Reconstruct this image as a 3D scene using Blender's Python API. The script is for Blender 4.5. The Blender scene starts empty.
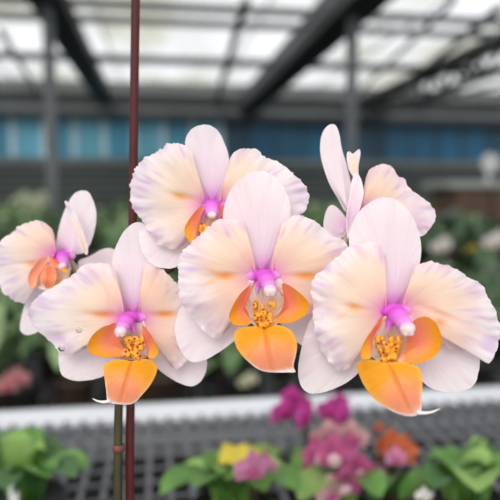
import bpy, bmesh, math, random
from mathutils import Vector, Matrix, noise
random.seed(7)
C = bpy.context.scene.collection
sin, cos, PI = math.sin, math.cos, math.pi

# ------------------------------------------------------------------ camera
CAM = Vector((0, 0, 1.30))
YAW, PITCH = math.radians(8.6), math.radians(-5.2)
FPX = 603.6
FWD = Vector((sin(YAW)*cos(PITCH), cos(YAW)*cos(PITCH), sin(PITCH)))
RGT = Vector((cos(YAW), -sin(YAW), 0))
UP = RGT.cross(FWD)
def ray(px, py): return FWD + RGT*((px-250)/FPX) - UP*((py-250)/FPX)
def P(px, py, d): return CAM + ray(px, py)*d
def onY(px, py, Y):
    r = ray(px, py); return CAM + r*((Y-CAM.y)/r.y)
def onZ(px, py, Z):
    r = ray(px, py); return CAM + r*((Z-CAM.z)/r.z)
cam = bpy.data.cameras.new('camera'); cam_o = bpy.data.objects.new('camera', cam); C.objects.link(cam_o)
cam.sensor_width = 36; cam.lens = FPX*36/500; cam.clip_start = 0.01; cam.clip_end = 100
M = Matrix((RGT, UP, -FWD)).transposed().to_4x4(); M.translation = CAM
cam_o.matrix_world = M
D0 = 0.30
cam.dof.use_dof = True; cam.dof.focus_distance = D0+0.006; cam.dof.aperture_fstop = 5.8
bpy.context.scene.camera = cam_o
S = D0/FPX                       # metres per pixel at the flowers

# ------------------------------------------------------------------ helpers
def lin(c):
    return tuple((v/12.92 if v <= .04045 else ((v+.055)/1.055)**2.4) for v in c)
def rgb(r, g, b): return lin((r/255, g/255, b/255))
def mixc(a, b, k):
    k = max(0, min(1, k)); return tuple(a[i]+(b[i]-a[i])*k for i in range(3))

def mat(name, col, rough=.5, var=.15, scale=8, metal=0, bump=0, trans=0, detail=3, stretch=None):
    m = bpy.data.materials.new(name); m.use_nodes = True
    n = m.node_tree.nodes; l = m.node_tree.links
    b = n['Principled BSDF']; b.inputs['Roughness'].default_value = rough; b.inputs['Metallic'].default_value = metal
    tc = n.new('ShaderNodeTexCoord'); nz = n.new('ShaderNodeTexNoise')
    nz.inputs['Scale'].default_value = scale; nz.inputs['Detail'].default_value = detail
    mp = n.new('ShaderNodeMapping'); l.new(tc.outputs['Object'], mp.inputs[0]); l.new(mp.outputs[0], nz.inputs['Vector'])
    if stretch: mp.inputs['Scale'].default_value = stretch
    rp = n.new('ShaderNodeValToRGB'); l.new(nz.outputs['Fac'], rp.inputs[0])
    rp.color_ramp.elements[0].position = .3; rp.color_ramp.elements[1].position = .7
    rp.color_ramp.elements[0].color = (*[c*(1-var) for c in col], 1); rp.color_ramp.elements[1].color = (*[min(1, c*(1+var)) for c in col], 1)
    l.new(rp.outputs[0], b.inputs['Base Color'])
    if bump:
        bp = n.new('ShaderNodeBump'); bp.inputs['Strength'].default_value = bump; bp.inputs['Distance'].default_value = .01
        l.new(nz.outputs['Fac'], bp.inputs['Height']); l.new(bp.outputs[0], b.inputs['Normal'])
    if trans:
        t = n.new('ShaderNodeBsdfTranslucent'); l.new(rp.outputs[0], t.inputs[0])
        mx = n.new('ShaderNodeMixShader'); mx.inputs[0].default_value = trans
        l.new(b.outputs[0], mx.inputs[1]); l.new(t.outputs[0], mx.inputs[2]); l.new(mx.outputs[0], n['Material Output'].inputs[0])
    return m

def petal_mat(name, trans=.3, vein=.5, rough=.55, veincol=(.86, .55, .80), spots=False, ustretch=38):
    """pigment from the colour attribute, radial veins and cell texture from nodes"""
    m = bpy.data.materials.new(name); m.use_nodes = True
    n = m.node_tree.nodes; l = m.node_tree.links
    b = n['Principled BSDF']; b.inputs['Roughness'].default_value = rough
    b.inputs['Specular IOR Level'].default_value = .3
    at = n.new('ShaderNodeAttribute'); at.attribute_name = 'pigment'
    uv = n.new('ShaderNodeUVMap'); uv.uv_map = 'fan'
    mp = n.new('ShaderNodeMapping'); mp.inputs['Scale'].default_value = (ustretch, 1.6, 1)
    l.new(uv.outputs[0], mp.inputs[0])
    nz = n.new('ShaderNodeTexNoise'); nz.inputs['Scale'].default_value = 1.0; nz.inputs['Detail'].default_value = 3
    l.new(mp.outputs[0], nz.inputs['Vector'])
    rp = n.new('ShaderNodeValToRGB'); l.new(nz.outputs['Fac'], rp.inputs[0])
    rp.color_ramp.elements[0].position = .5; rp.color_ramp.elements[1].position = .72
    rp.color_ramp.elements[0].color = (0, 0, 0, 1); rp.color_ramp.elements[1].color = (1, 1, 1, 1)
    mu = n.new('ShaderNodeMath'); mu.operation = 'MULTIPLY'; mu.inputs[1].default_value = vein
    l.new(rp.outputs[0], mu.inputs[0])
    mx = n.new('ShaderNodeMix'); mx.data_type = 'RGBA'; mx.blend_type = 'MULTIPLY'
    l.new(mu.outputs[0], mx.inputs[0]); l.new(at.outputs['Color'], mx.inputs[6]); mx.inputs[7].default_value = (*veincol, 1)
    col = mx.outputs[2]
    if spots:
        tc = n.new('ShaderNodeTexCoord'); vo = n.new('ShaderNodeTexVoronoi'); vo.inputs['Scale'].default_value = 520
        l.new(tc.outputs['Object'], vo.inputs['Vector'])
        r2 = n.new('ShaderNodeValToRGB'); l.new(vo.outputs['Distance'], r2.inputs[0])
        r2.color_ramp.elements[0].position = .30; r2.color_ramp.elements[1].position = .42
        r2.color_ramp.elements[0].color = (1, 1, 1, 1); r2.color_ramp.elements[1].color = (0, 0, 0, 1)
        m2 = n.new('ShaderNodeMix'); m2.data_type = 'RGBA'
        l.new(r2.outputs[0], m2.inputs[0]); l.new(col, m2.inputs[6]); m2.inputs[7].default_value = (*rgb(165, 50, 12), 1)
        col = m2.outputs[2]
    l.new(col, b.inputs['Base Color'])
    bp = n.new('ShaderNodeBump'); bp.inputs['Strength'].default_value = .22; bp.inputs['Distance'].default_value = .0012
    l.new(nz.outputs['Fac'], bp.inputs['Height']); l.new(bp.outputs[0], b.inputs['Normal'])
    t = n.new('ShaderNodeBsdfTranslucent'); l.new(col, t.inputs[0])
    ms = n.new('ShaderNodeMixShader'); ms.inputs[0].default_value = trans
    l.new(b.outputs[0], ms.inputs[1]); l.new(t.outputs[0], ms.inputs[2]); l.new(ms.outputs[0], n['Material Output'].inputs[0])
    return m

def wloc(o):
    v = Vector((0, 0, 0))
    while o: v = v + o.location; o = o.parent
    return v
def link(name, me, m, parent=None):
    """mesh given in world coordinates -> child object (no rotations above it)"""
    o = bpy.data.objects.new(name, me); C.objects.link(o)
    if m: me.materials.append(m)
    if parent:
        me.transform(Matrix.Translation(-wloc(parent))); o.parent = parent
    return o
def empty(name, loc, label, cat, group=None):
    o = bpy.data.objects.new(name, None); C.objects.link(o); o.location = loc; o.empty_display_size = .05
    tag(o, label, cat, group); return o
def tag(o, label=None, cat=None, group=None, kind=None):
    if label: o['label'] = label
    if cat: o['category'] = cat
    if group: o['group'] = group
    if kind: o['kind'] = kind
    return o
def fin(bm, smooth=True):
    me = bpy.data.meshes.new('mesh'); bmesh.ops.recalc_face_normals(bm, faces=bm.faces); bm.to_mesh(me); bm.free()
    for p in me.polygons: p.use_smooth = smooth
    return me
def box(bm, x0, x1, y0, y1, z0, z1, bev=0):
    r = bmesh.ops.create_cube(bm, size=1)
    bmesh.ops.transform(bm, verts=r['verts'], matrix=Matrix.Translation(((x0+x1)/2, (y0+y1)/2, (z0+z1)/2)) @ Matrix.Diagonal((x1-x0, y1-y0, z1-z0, 1)))
    if bev:
        es = list({e for v in r['verts'] for e in v.link_edges})
        bmesh.ops.bevel(bm, geom=es, offset=bev, segments=2, affect='EDGES')
def bar(bm, a, b, w, h=None, up=Vector((0, 0, 1))):
    h = h or w; d = (b-a).normalized(); s = d.cross(up)
    if s.length < 1e-4: s = Vector((1, 0, 0))
    s.normalize(); u = s.cross(d)
    vs = []
    for p in (a, b):
        for i, j in ((-1, -1), (1, -1), (1, 1), (-1, 1)): vs.append(bm.verts.new(p + s*(w/2*i) + u*(h/2*j)))
    for f in ((0, 1, 2, 3), (7, 6, 5, 4), (0, 4, 5, 1), (1, 5, 6, 2), (2, 6, 7, 3), (3, 7, 4, 0)): bm.faces.new([vs[i] for i in f])
def catmull(pts, n, closed=False):
    """resample by arc length through a Catmull-Rom curve; pts are Vectors"""
    k = len(pts); dense = []
    rng = k if closed else k-1
    for i in range(rng):
        g = (lambda j: pts[j % k]) if closed else (lambda j: pts[max(0, min(k-1, j))])
        p0, p1, p2, p3 = g(i-1), g(i), g(i+1), g(i+2)
        for q in range(12):
            t = q/12
            dense.append(.5*((2*p1)+(p2-p0)*t+(2*p0-5*p1+4*p2-p3)*t*t+(3*p1-p0-3*p2+p3)*t**3))
    if closed: dense.append(dense[0])
    else: dense.append(pts[-1])
    L = [0]
    for i in range(1, len(dense)): L.append(L[-1]+(dense[i]-dense[i-1]).length)
    out = []; j = 0
    m = n if closed else n-1
    for i in range(n):
        s = L[-1]*i/m
        while j < len(L)-2 and L[j+1] < s: j += 1
        f = (s-L[j])/max(1e-9, L[j+1]-L[j]); out.append(dense[j]+(dense[j+1]-dense[j])*f)
    return out
def tube(bm, pts, rads, n=12, cnt=24, cap=True):
    c = catmull(pts, cnt); prev = None; rings = []
    for i, p in enumerate(c):
        d = (c[min(i+1, cnt-1)]-c[max(i-1, 0)]).normalized()
        if prev is None: s = d.cross(Vector((.3, .9, .2))).normalized()
        else: s = (prev-d*prev.dot(d)).normalized()
        prev = s; u = d.cross(s)
        f = i/(cnt-1)*(len(rads)-1); k = min(int(f), len(rads)-2); r = rads[k]+(rads[k+1]-rads[k])*(f-k)
        rings.append([bm.verts.new(p+(s*cos(2*PI*q/n)+u*sin(2*PI*q/n))*r) for q in range(n)])
    for a, b in zip(rings, rings[1:]):
        for q in range(n): bm.faces.new((a[q], a[(q+1) % n], b[(q+1) % n], b[q]))
    if cap: bm.faces.new(rings[0]); bm.faces.new(rings[-1][::-1])
def lathe(bm, prof, c, n=24):
    rings = [[bm.verts.new((c[0]+r*cos(2*PI*q/n), c[1]+r*sin(2*PI*q/n), c[2]+z)) for q in range(n)] for r, z in prof]
    for a, b in zip(rings, rings[1:]):
        for q in range(n): bm.faces.new((a[q], a[(q+1) % n], b[(q+1) % n], b[q]))
    bm.faces.new(rings[0])
def blob(bm, c, rx, ry, rz, axes=(RGT, UP, FWD), seg=14):
    r = bmesh.ops.create_uvsphere(bm, u_segments=seg, v_segments=max(6, seg*2//3), radius=1)
    for v in r['verts']:
        k = v.co.copy(); v.co = c + axes[0]*(k.x*rx) + axes[1]*(k.y*ry) + axes[2]*(k.z*rz)

# ------------------------------------------------------------------ petals
def sheet(name, parent, outline, fan, dz0, dzf, colf, m, N=130, R=20, jag=0, ruff=0, seed=0, smooth_to=None):
    """thin petal sheet: rings running from the fan point out to the smoothed outline (flower-scale units), bulged in depth"""
    o = catmull([Vector((x, y, 0)) for x, y in outline], N, True)
    fan = Vector((*fan, 0))
    bm = bmesh.new(); cl = bm.loops.layers.color.new('pigment') if False else bm.verts.layers.float_color.new('pigment')
    uvl = bm.loops.layers.uv.new('fan')
    ringv = []; info = {}
    for j in range(R+1):
        t = j/R
        row = []
        for i in range(N):
            u = i/N; q = o[i]; dirv = (q-fan); ln = max(1, dirv.length)
            nzv = noise.noise(Vector((q.x*.16, q.y*.16, seed*7.3)))*.6 + noise.noise(Vector((q.x*.45, q.y*.45, seed*3.1)))*.55
            w = max(0, min(1, (ln-25)/25)) if ln > 0 else 0
            pt = fan + dirv*t + dirv/ln*(jag*1.35*nzv*w*t**7)
            rf = ruff*w*(.85*noise.noise(Vector((pt.x*.035, pt.y*.035, seed*1.7+5)))*t + .35*noise.noise(Vector((q.x*.085, q.y*.085, seed*1.7+5)))*t**4 + .40*noise.noise(Vector((pt.x*.20, pt.y*.20, seed*2.9+1)))*t**7)
            z = dz0 + dzf(pt.x, pt.y, t, u) + rf
            if j == 0 and row: row.append(row[0]); continue
            v = bm.verts.new(P(pt.x, pt.y, D0+z*S)); c = colf(pt.x, pt.y, t, u, nzv); v[cl] = (*c, 1)
            row.append(v); info[v] = (u, t)
        ringv.append(row)
    for j in range(R):
        a, b = ringv[j], ringv[j+1]
        for i in range(N):
            k = (i+1) % N
            vs = [a[i], b[i], b[k]] if j == 0 else [a[i], b[i], b[k], a[k]]
            f = bm.faces.new(vs); f.smooth = True
            us = {id(a[i]): i, id(b[i]): i, id(b[k]): i+1, id(a[k]): i+1}
            for lp in f.loops:
                uu = us[id(lp.vert)]/N if j else (i+.5)/N
                lp[uvl].uv = (uu, info[lp.vert][1])
    me = bpy.data.meshes.new('mesh'); bm.to_mesh(me); bm.free()
    return link(name, me, m, parent)

def gs(x, y, g):
    cx, cy, rx, ry, ang = g; dx, dy = x-cx, y-cy; a = math.radians(ang)
    p, q = dx*cos(a)+dy*sin(a), -dx*sin(a)+dy*cos(a)
    return math.exp(-(p*p/(rx*rx)+q*q/(ry*ry)))

RIM = rgb(246, 236, 241); LILAC = rgb(224, 200, 228); DASH = rgb(222, 186, 224); CREAM = rgb(248, 230, 206); PEACH = rgb(250, 206, 180)
SEPAL = rgb(249, 238, 240); SEPIN = rgb(247, 228, 234); MAG = rgb(226, 98, 216); YEL = rgb(246, 160, 36); SALM = rgb(240, 150, 110)
ORANGE = rgb(244, 164, 34); WHITE = rgb(250, 240, 236); PINKM = rgb(240, 200, 238)

M_PETAL = petal_mat('moth_orchid_petal', vein=.34, veincol=(.96, .80, .78), ustretch=46)
M_SEPAL = petal_mat('moth_orchid_sepal', vein=.4, veincol=(.95, .76, .84), ustretch=60)
M_LIP = petal_mat('moth_orchid_lip', vein=.45, trans=.22, rough=.4, veincol=(.95, .68, .50), ustretch=40)
M_CUP = petal_mat('moth_orchid_throat', vein=1.0, trans=.2, rough=.45, veincol=(.90, .45, .18), ustretch=26)
M_CALL = petal_mat('moth_orchid_callus', vein=0, trans=.05, rough=.35, spots=True)
M_COL = petal_mat('moth_orchid_column', vein=.2, trans=.1, rough=.4)
M_STEM = mat('orchid_stem_green', rgb(60, 54, 24), .45, .25, 60)
M_NODE = mat('stem_node_brown', rgb(110, 62, 52), .5, .2, 80)
M_PED = mat('pedicel_pale_green', rgb(186, 176, 150), .5, .15, 60)
M_STAKE = mat('stake_dark_red', rgb(74, 5, 9), .65, .18, 40)

def mk_petal(parent, outline, base, dz0, seed, spots, cream, creamr=(55, 45, 0), creamk=.95, jag=2.2, ruff=9, bow=-7, edge=6, tilt=(0, 0), crease=None, centre=None, label=None):
    cx, cy = centre; rd = random.Random(seed)
    dashes = [(rd.uniform(.12, .88), rd.uniform(.7, .9), rd.uniform(.06, .13)) for _ in range(9)]
    def dzf(x, y, t, u):
        z = bow*sin(PI*min(1, t*1.0)) + edge*t*t + tilt[0]*(x-base[0])/60 + tilt[1]*(y-base[1])/60
        if crease: z += 1.8*gs(x, y, crease)
        return z
    def colf(x, y, t, u, nzv):
        c = mixc(CREAM, RIM, (t-.5)/.36)
        c = mixc(c, RIM, .45*(1-gs(x, y, (*cream, *creamr))))
        st = noise.noise(Vector((u*30, t*2.2, seed)))*.6+noise.noise(Vector((x*.06, y*.06, seed+9)))*.6
        c = mixc(c, LILAC, max(0, st*2.4)*max(0, min(1, (t-.55)/.3)))
        c = mixc(c, CREAM, creamk*.8*gs(x, y, (*cream, *creamr))*(1-max(0, (t-.75)/.25)))
        c = mixc(c, PEACH, .85*math.exp(-((x-cx)**2+(y-cy)**2)/(46**2)))
        for du, dt, dl in dashes: c = mixc(c, DASH, .75*math.exp(-((((u-du+.5) % 1)-.5)/.0065)**2-((t-dt)/dl)**2))
        for g, col, k in spots[1:]+spots[:1]: c = mixc(c, col, k*gs(x, y, (g[0], g[1], g[2]*.9, g[3]*1.25, g[4])))
        c = mixc(c, MAG, .85*math.exp(-((x-cx)**2*.85+(y-cy-3)**2*1.8)/(18**2)))
        return c
    return sheet('petal', parent, outline, base, dz0, dzf, colf, M_PETAL, jag=jag, ruff=ruff, seed=seed, R=26, N=170)

def mk_sepal(parent, name, outline, base, dz0, seed, centre, bow=5, edge=-3, tilt=(0, 0), axis=None, magk=.9, mr=30, ruff=3, jag=.4):
    cx, cy = centre
    def dzf(x, y, t, u):
        z = bow*sin(PI*t*.9) + edge*t*t + tilt[0]*(x-base[0])/60 + tilt[1]*(y-base[1])/60
        if axis: z += 3.2*min(1, t*2)*math.exp(-(((x-base[0])*axis[1]-(y-base[1])*axis[0])/9)**2)*(1-t)
        return z
    def colf(x, y, t, u, nzv):
        c = mixc(SEPIN, SEPAL, .35+.8*abs(t-.55)*2)
        c = mixc(c, RIM, (t-.9)*6)
        d2 = (x-cx)**2*1.0+(y-cy)**2
        c = mixc(c, PINKM, .6*magk*math.exp(-d2/(mr*1.5)**2))
        c = mixc(c, MAG, magk*math.exp(-d2/(mr*.45)**2))
        return c
    return sheet(name, parent, outline, base, dz0, dzf, colf, M_SEPAL, ruff=ruff, jag=jag, seed=seed)

def mk_mid(parent, outline, base, dz0, ax, tipz=-14, white=None, pale=0):
    OR = mixc(ORANGE, rgb(240, 136, 110), pale)
    """mid lobe of the lip; ax = its far end, a keel runs base -> ax"""
    ax = Vector(ax); b = Vector(base); L = (ax-b).length; d = (ax-b)/L
    def par(x, y):
        v = Vector((x, y))-b; return v.dot(d)/L, v.x*d.y-v.y*d.x
    def dzf(x, y, t, u):
        k, w = par(x, y)
        return tipz*min(1.2, max(0, k)) - 9*sin(PI*max(0, min(1, k))) + .011*w*w + 2.2*math.exp(-(w/2.2)**2)*(1-t*.4)
    def colf(x, y, t, u, nzv):
        k, w = par(x, y)
        c = mixc(OR, rgb(248, 160, 122), (k-.12)/.5 - abs(w)*.016)
        c = mixc(c, rgb(243, 138, 96), .6*math.exp(-((k-.62)/.22)**2-(w/16)**2))
        c = mixc(c, rgb(228, 120, 24), .65*math.exp(-(w/1.6)**2)*(1-k*.6))
        c = mixc(c, rgb(250, 196, 90), .5*max(0, (t-.8)/.2)*(k < .7))
        c = mixc(c, WHITE, max(0, (k-.93)/.10)*.9)
        c = mixc(c, WHITE, .85*max(0, (t-.93)/.07)*max(0, min(1, (k-.55)*4)))
        if white: c = mixc(c, WHITE, gs(x, y, white))
        return c
    return sheet('lip', parent, outline, ((base[0]*.75+ax.x*.25), (base[1]*.75+ax.y*.25)), dz0, dzf, colf, M_LIP, R=22, N=120)

def mk_side(parent, outline, dz0, inner, bowl=8, lean=0, pale=0):
    """side lobe: bowl shaped; inner = direction from lobe to throat"""
    xs = [p[0] for p in outline]; ys = [p[1] for p in outline]
    cx, cy = sum(xs)/len(xs), sum(ys)/len(ys); w = max(xs)-min(xs)
    def dzf(x, y, t, u):
        return bowl*(1-t*t) + lean*((x-cx)*inner)/w
    def colf(x, y, t, u, nzv):
        k = ((x-cx)*inner)/w + .5              # 0 outer, 1 inner
        c = mixc(ORANGE, rgb(240, 142, 104), (k-.12)/.4 - max(0, t-.72)*1.8 + .18*nzv)
        c = mixc(c, rgb(234, 120, 108), .55*math.exp(-((k-.6)/.2)**2-((y-cy+5)/10)**2))
        c = mixc(c, rgb(246, 172, 40), .75*max(0, (y-cy)/ (max(ys)-cy))*(t > .35))
        c = mixc(c, rgb(250, 215, 205), .8*max(0, (k-.86)/.14))
        c = mixc(c, rgb(250, 176, 150), pale*.75)
        return c
    return sheet('lip_side_lobe', parent, outline, (cx, cy), dz0, dzf, colf, M_LIP, R=16, N=90)

def mk_cup(parent, outline, dz0):
    xs = [p[0] for p in outline]; ys = [p[1] for p in outline]; cx, cy = sum(xs)/len(xs), max(ys)-3
    def colf(x, y, t, u, nzv): return mixc(rgb(244, 176, 90), WHITE, (t-.15)*1.6 - .25*max(0, nzv))
    return sheet('lip_throat', parent, outline, (cx, cy), dz0, lambda x, y, t, u: -4*t*t, colf, M_CUP, R=14, N=80)

def pigment_all(me, f):
    a = me.attributes.new('pigment', 'FLOAT_COLOR', 'POINT')
    for i, v in enumerate(me.vertices): a.data[i].color = (*f(v.co), 1)
    me.uv_layers.new(name='fan')

def mk_tendril(parent, pts, dz):
    bm = bmesh.new(); tube(bm, [P(x, y, D0+dz*S) for x, y in pts], [2.0*S, 1.5*S, 1.0*S, .35*S], n=10, cnt=16)
    me = fin(bm); pigment_all(me, lambda co: WHITE); tag(link('lip_tendril', me, M_COL, parent), 'white curled tip of the lip')

def mk_callus(parent, c, dz, w, h, seed):
    """warty callus: lobed bumps"""
    rnd = random.Random(seed); bm = bmesh.new()
    for k in range(30):
        fx, fy = rnd.uniform(-1, 1), rnd.uniform(-1, 1)
        fx *= .62+.38*(-fy*.5+.5)
        rr = rnd.uniform(2.0, 3.4)
        blob(bm, P(c[0]+fx*w/2, c[1]+fy*h/2, D0+(dz-rnd.uniform(0, 4)+3*abs(fx))*S), rr*S, rr*1.25*S, rr*S, seg=10)
    for sx in (-1, 1):                     # two upright horns
        blob(bm, P(c[0]+sx*w*.42, c[1]-h*.42, D0+(dz-3)*S), 2.4*S, 4.6*S, 2.6*S, seg=10)
    me = fused(bm, .55*S, 2)
    pigment_all(me, lambda co: rgb(242, 166, 52))
    return link('callus', me, M_CALL, parent)

def fused(bm, vox, smooth=4):
    """melt overlapping lumps of a bmesh into one smooth skin"""
    me = bpy.data.meshes.new('lump'); bm.to_mesh(me); bm.free()
    o = bpy.data.objects.new('lump', me); C.objects.link(o)
    r = o.modifiers.new('r', 'REMESH'); r.mode = 'VOXEL'; r.voxel_size = vox
    q = o.modifiers.new('s', 'SMOOTH'); q.iterations = smooth; q.factor = .5
    bpy.context.view_layer.update()
    out = bpy.data.meshes.new_from_object(o.evaluated_get(bpy.context.evaluated_depsgraph_get()))
    bpy.data.objects.remove(o); bpy.data.meshes.remove(me)
    for p in out.polygons: p.use_smooth = True
    return out

def mk_column(parent, a, b, dza, dzb, r0=7, r1=6, ball=6.2):
    bm = bmesh.new()
    A, B = P(a[0], a[1], D0+dza*S), P(b[0], b[1], D0+dzb*S); k = r0/7
    mid = A.lerp(B, .45)
    blob(bm, A.lerp(B, .1)-UP*1*S+FWD*2*S, 10*k*S, 6.5*k*S, 7*k*S); blob(bm, mid-FWD*1*S, 9.2*k*S, 8.5*k*S, 8*k*S); blob(bm, A.lerp(B, .8), 7.6*k*S, 7*k*S, 7*k*S)
    for sx in (-1, 1):                     # wings spreading to the petals, and the foot running down to the throat
        blob(bm, A+RGT*sx*8*k*S-UP*3*k*S+FWD*4*S, 10*k*S, 6.5*k*S, 5*k*S)
        tube(bm, [mid+RGT*sx*5*k*S, mid+RGT*sx*8*k*S-UP*8*k*S, mid+RGT*sx*9*k*S-UP*15*k*S+FWD*4*S], [3.6*k*S, 3*k*S, 1.6*S], n=8, cnt=8)
    me = fused(bm, 1.0*S, 6); L = (B-A).length
    def cf(co):
        q = co-A; f = q.dot((B-A)/L)/L; x = abs(q.dot(RGT))/S; up = q.dot(UP)/S
        c = mixc(rgb(222, 88, 214), rgb(238, 168, 230), (f-.45)*1.3)
        c = mixc(c, rgb(244, 180, 226), (x-8*k)/(10*k))
        return mixc(c, rgb(250, 226, 226), (-up-13*k)/(8*k))
    pigment_all(me, cf)
    o = link('column', me, M_COL, parent)
    bm = bmesh.new(); blob(bm, B-UP*1.2*S-FWD*2*S, ball*1.05*S, ball*.95*S, ball*S, seg=18)
    for sx in (-1, 1): blob(bm, B-UP*ball*.75*S+RGT*sx*ball*.34*S-FWD*ball*.6*S, ball*.45*S, ball*.45*S, ball*.5*S, seg=12)
    me = fused(bm, .8*S, 3); pigment_all(me, lambda co: mixc(rgb(252, 222, 220), rgb(240, 170, 228), max(0, (co-B).dot(UP)/(ball*S))*.9))
    link('anther_cap', me, M_COL, parent)
    return o

# ------------------------------------------------------------------ near bench (height first, the pot stands on it)
BZ = 0.875
# ------------------------------------------------------------------ hero orchid
def pot_mesh(bm, c, r, h, n=28):
    lathe(bm, [(r*.72, 0), (r*.78, h*.03), (r*.95, h*.86), (r*1.05, h*.88), (r*1.05, h), (r*.97, h), (r*.95, h*.9), (0.002, h*.88)], c, n)
def leaf_mesh(bm, pts, width, n=14, fold=.35, up=Vector((0, 0, 1))):
    """strap leaf along a curve, folded at the midrib"""
    c = catmull(pts, n); rows = []
    for i, p in enumerate(c):
        t = i/(n-1); d = (c[min(i+1, n-1)]-c[max(i-1, 0)]).normalized()
        s = d.cross(up)
        if s.length < 1e-3: s = Vector((1, 0, 0))
        s.normalize(); nrm = s.cross(d)
        w = width*.5*(.35+.65*sin(PI*min(1, t*.9+.1))**.6)*(1 if t < .82 else math.sqrt(max(0.02, 1-((t-.82)/.18)**2)))
        rows.append([bm.verts.new(p + s*(w*k) + nrm*(abs(k)*w*fold)) for k in (-1, -.5, 0, .5, 1)])
    for a, b in zip(rows, rows[1:]):
        for k in range(4):
            f = bm.faces.new((a[k], a[k+1], b[k+1], b[k])); f.smooth = True

SPZ = 78
stem_base = P(117, 640, D0+SPZ*S); stem_base = Vector((stem_base.x, stem_base.y, BZ+.005))
hero = empty('moth_orchid', stem_base, 'large pale pink and peach moth orchid with orange lips on the near bench', 'orchid')
M_POT = mat('pot_black_plastic', rgb(40, 40, 42), .5, .15, 20)
M_BARK = mat('potting_bark', rgb(70, 48, 34), .9, .4, 90, bump=.6)
M_LEAF = mat('orchid_leaf_green', rgb(66, 104, 52), .4, .3, 14, trans=.15)
bm = bmesh.new(); pot_mesh(bm, stem_base, .055, .10); link('pot', fin(bm), M_POT, hero)
bm = bmesh.new(); lathe(bm, [(.002, .078), (.05, .08), (.048, .086), (.03, .092), (.003, .094)], stem_base, 20); link('potting_bark', fin(bm), M_BARK, hero)
for k, (a, l) in enumerate(((20, .13), (160, .14), (80, .12), (260, .12))):
    r = math.radians(a); d = Vector((cos(r), sin(r), 0)); b = stem_base+Vector((0, 0, .088))
    bm = bmesh.new(); leaf_mesh(bm, [b+d*.008, b+d*l*.4+Vector((0, 0, .03)), b+d*l+Vector((0, 0, .005))], .05)
    link('leaf', fin(bm), M_LEAF, hero)
Pz = lambda x, y, dz: P(x, y, D0+dz*S)
spike = [stem_base+Vector((0, 0, .085)), Pz(118, 520, SPZ), Pz(118, 460, SPZ), Pz(119, 400, SPZ), Pz(124, 350, SPZ-2), Pz(140, 300, SPZ), Pz(172, 268, 84), Pz(215, 256, 80), Pz(262, 258, 60), Pz(310, 268, 45), Pz(352, 276, 32), Pz(376, 282, 22)]
bm = bmesh.new(); tube(bm, spike, [4.6*S*1.25, 4.6*S*1.25, 5.2*S, 4.8*S, 4*S, 3.2*S, 2.2*S], n=14, cnt=70)
stem = link('flower_stem', fin(bm), M_STEM, hero)
bm = bmesh.new(); nb = Pz(118.5, 448, SPZ)
lathe(bm, [(5.6*S, -4*S), (6.9*S, -2.5*S), (7.3*S, 0), (6.8*S, 2.5*S), (5.4*S, 4.5*S)], nb, 18)
tag(link('stem_node', fin(bm), M_NODE, stem), 'brown ring node on the green stem')

def flower(label, back, spike_pt):
    a, b = back, spike_pt
    bm = bmesh.new(); A = Pz(*a); B = Pz(*b)
    tube(bm, [A, (A*2+B)/3+FWD*6*S, B], [4.5*S, 2.6*S, 2.3*S], n=10, cnt=14)
    o = link('flower', fin(bm), M_PED, hero); o['label'] = label
    return o

# --- flower in the middle
fA = flower('front centre flower facing the camera with a rounded orange lip', (266, 274, 16), (262, 258, 60))
cA = (265, 272)
mk_sepal(fA, 'dorsal_sepal', [(248, 272), (236, 250), (226, 230), (223, 213), (230, 191), (243, 176.5), (256, 171), (270, 173.5), (282, 184), (289.5, 202), (290, 220), (285, 240), (279, 262), (274, 272)], (262, 272), 12, 1, cA, axis=(0, -1), bow=4, edge=6)
mk_sepal(fA, 'lateral_sepal', [(262, 285), (235, 285), (200, 294), (181, 307), (175, 325), (176.5, 340), (182, 353), (191, 361.5), (205, 360), (225, 348), (243, 332), (260, 305)], (262, 288), 22, 2, cA, bow=3, edge=5, magk=.4)
mk_sepal(fA, 'lateral_sepal', [(272, 290), (300, 285), (325, 300), (332, 320), (328, 338), (315, 350), (298, 343), (284, 330), (272, 305)], (270, 290), 22, 3, cA, bow=3, edge=5, magk=.4)
mk_petal(fA, [(258, 272), (249, 263), (248, 249), (247, 233), (245, 224), (238, 218.5), (222, 219.5), (211, 224), (202, 233), (191, 243.5), (181, 254), (178, 271), (179, 292), (185, 306), (194, 319), (204, 331), (216, 338), (228, 329), (238, 312), (249, 290)], (258, 276), 4, 11,
         [((225, 276, 10, 3.2, 0), YEL, .95), ((236, 279, 18, 3, 8), SALM, .35), ((212, 281, 9, 1.6, -25), YEL, .45), ((212, 271, 9, 1.6, 25), YEL, .45), ((230, 300, 24, 30, 0), PEACH, .55)],
         (228, 245), (30, 34, 0), crease=(226, 276, 20, 3.5, 0), centre=cA)
mk_petal(fA, [(268, 272), (277, 268), (279, 249), (279, 233), (282, 223), (289, 218), (301, 215.5), (312, 219), (323, 228), (333, 236), (344, 241), (349, 248), (345, 266), (338, 285), (325, 304), (305, 315), (290, 306), (279, 290)], (268, 276), 7, 12,
         [((306, 276, 13, 3.2, 3), YEL, .95), ((292, 276, 14, 3, 0), SALM, .35), ((318, 270, 10, 1.6, -25), YEL, .4), ((316, 282, 10, 1.6, 20), YEL, .4), ((312, 262, 26, 10, -20), PEACH, .6), ((300, 295, 24, 22, 0), PEACH, .55)],
         (300, 246), (30, 30, 0), crease=(303, 276, 20, 3.5, 0), centre=cA)
mk_cup(fA, [(247, 286), (251, 279), (262, 282), (272, 282), (281, 279), (286, 298), (283, 312), (276, 325), (264, 328), (252, 324), (246, 312), (243, 302)], 5)
mk_side(fA, [(251.5, 285), (243, 291), (236, 300), (230, 312), (229, 319), (233, 324), (241, 325.5), (251, 323), (248.5, 314), (245.5, 306), (249, 296)], -16, 1, lean=8)
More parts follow.
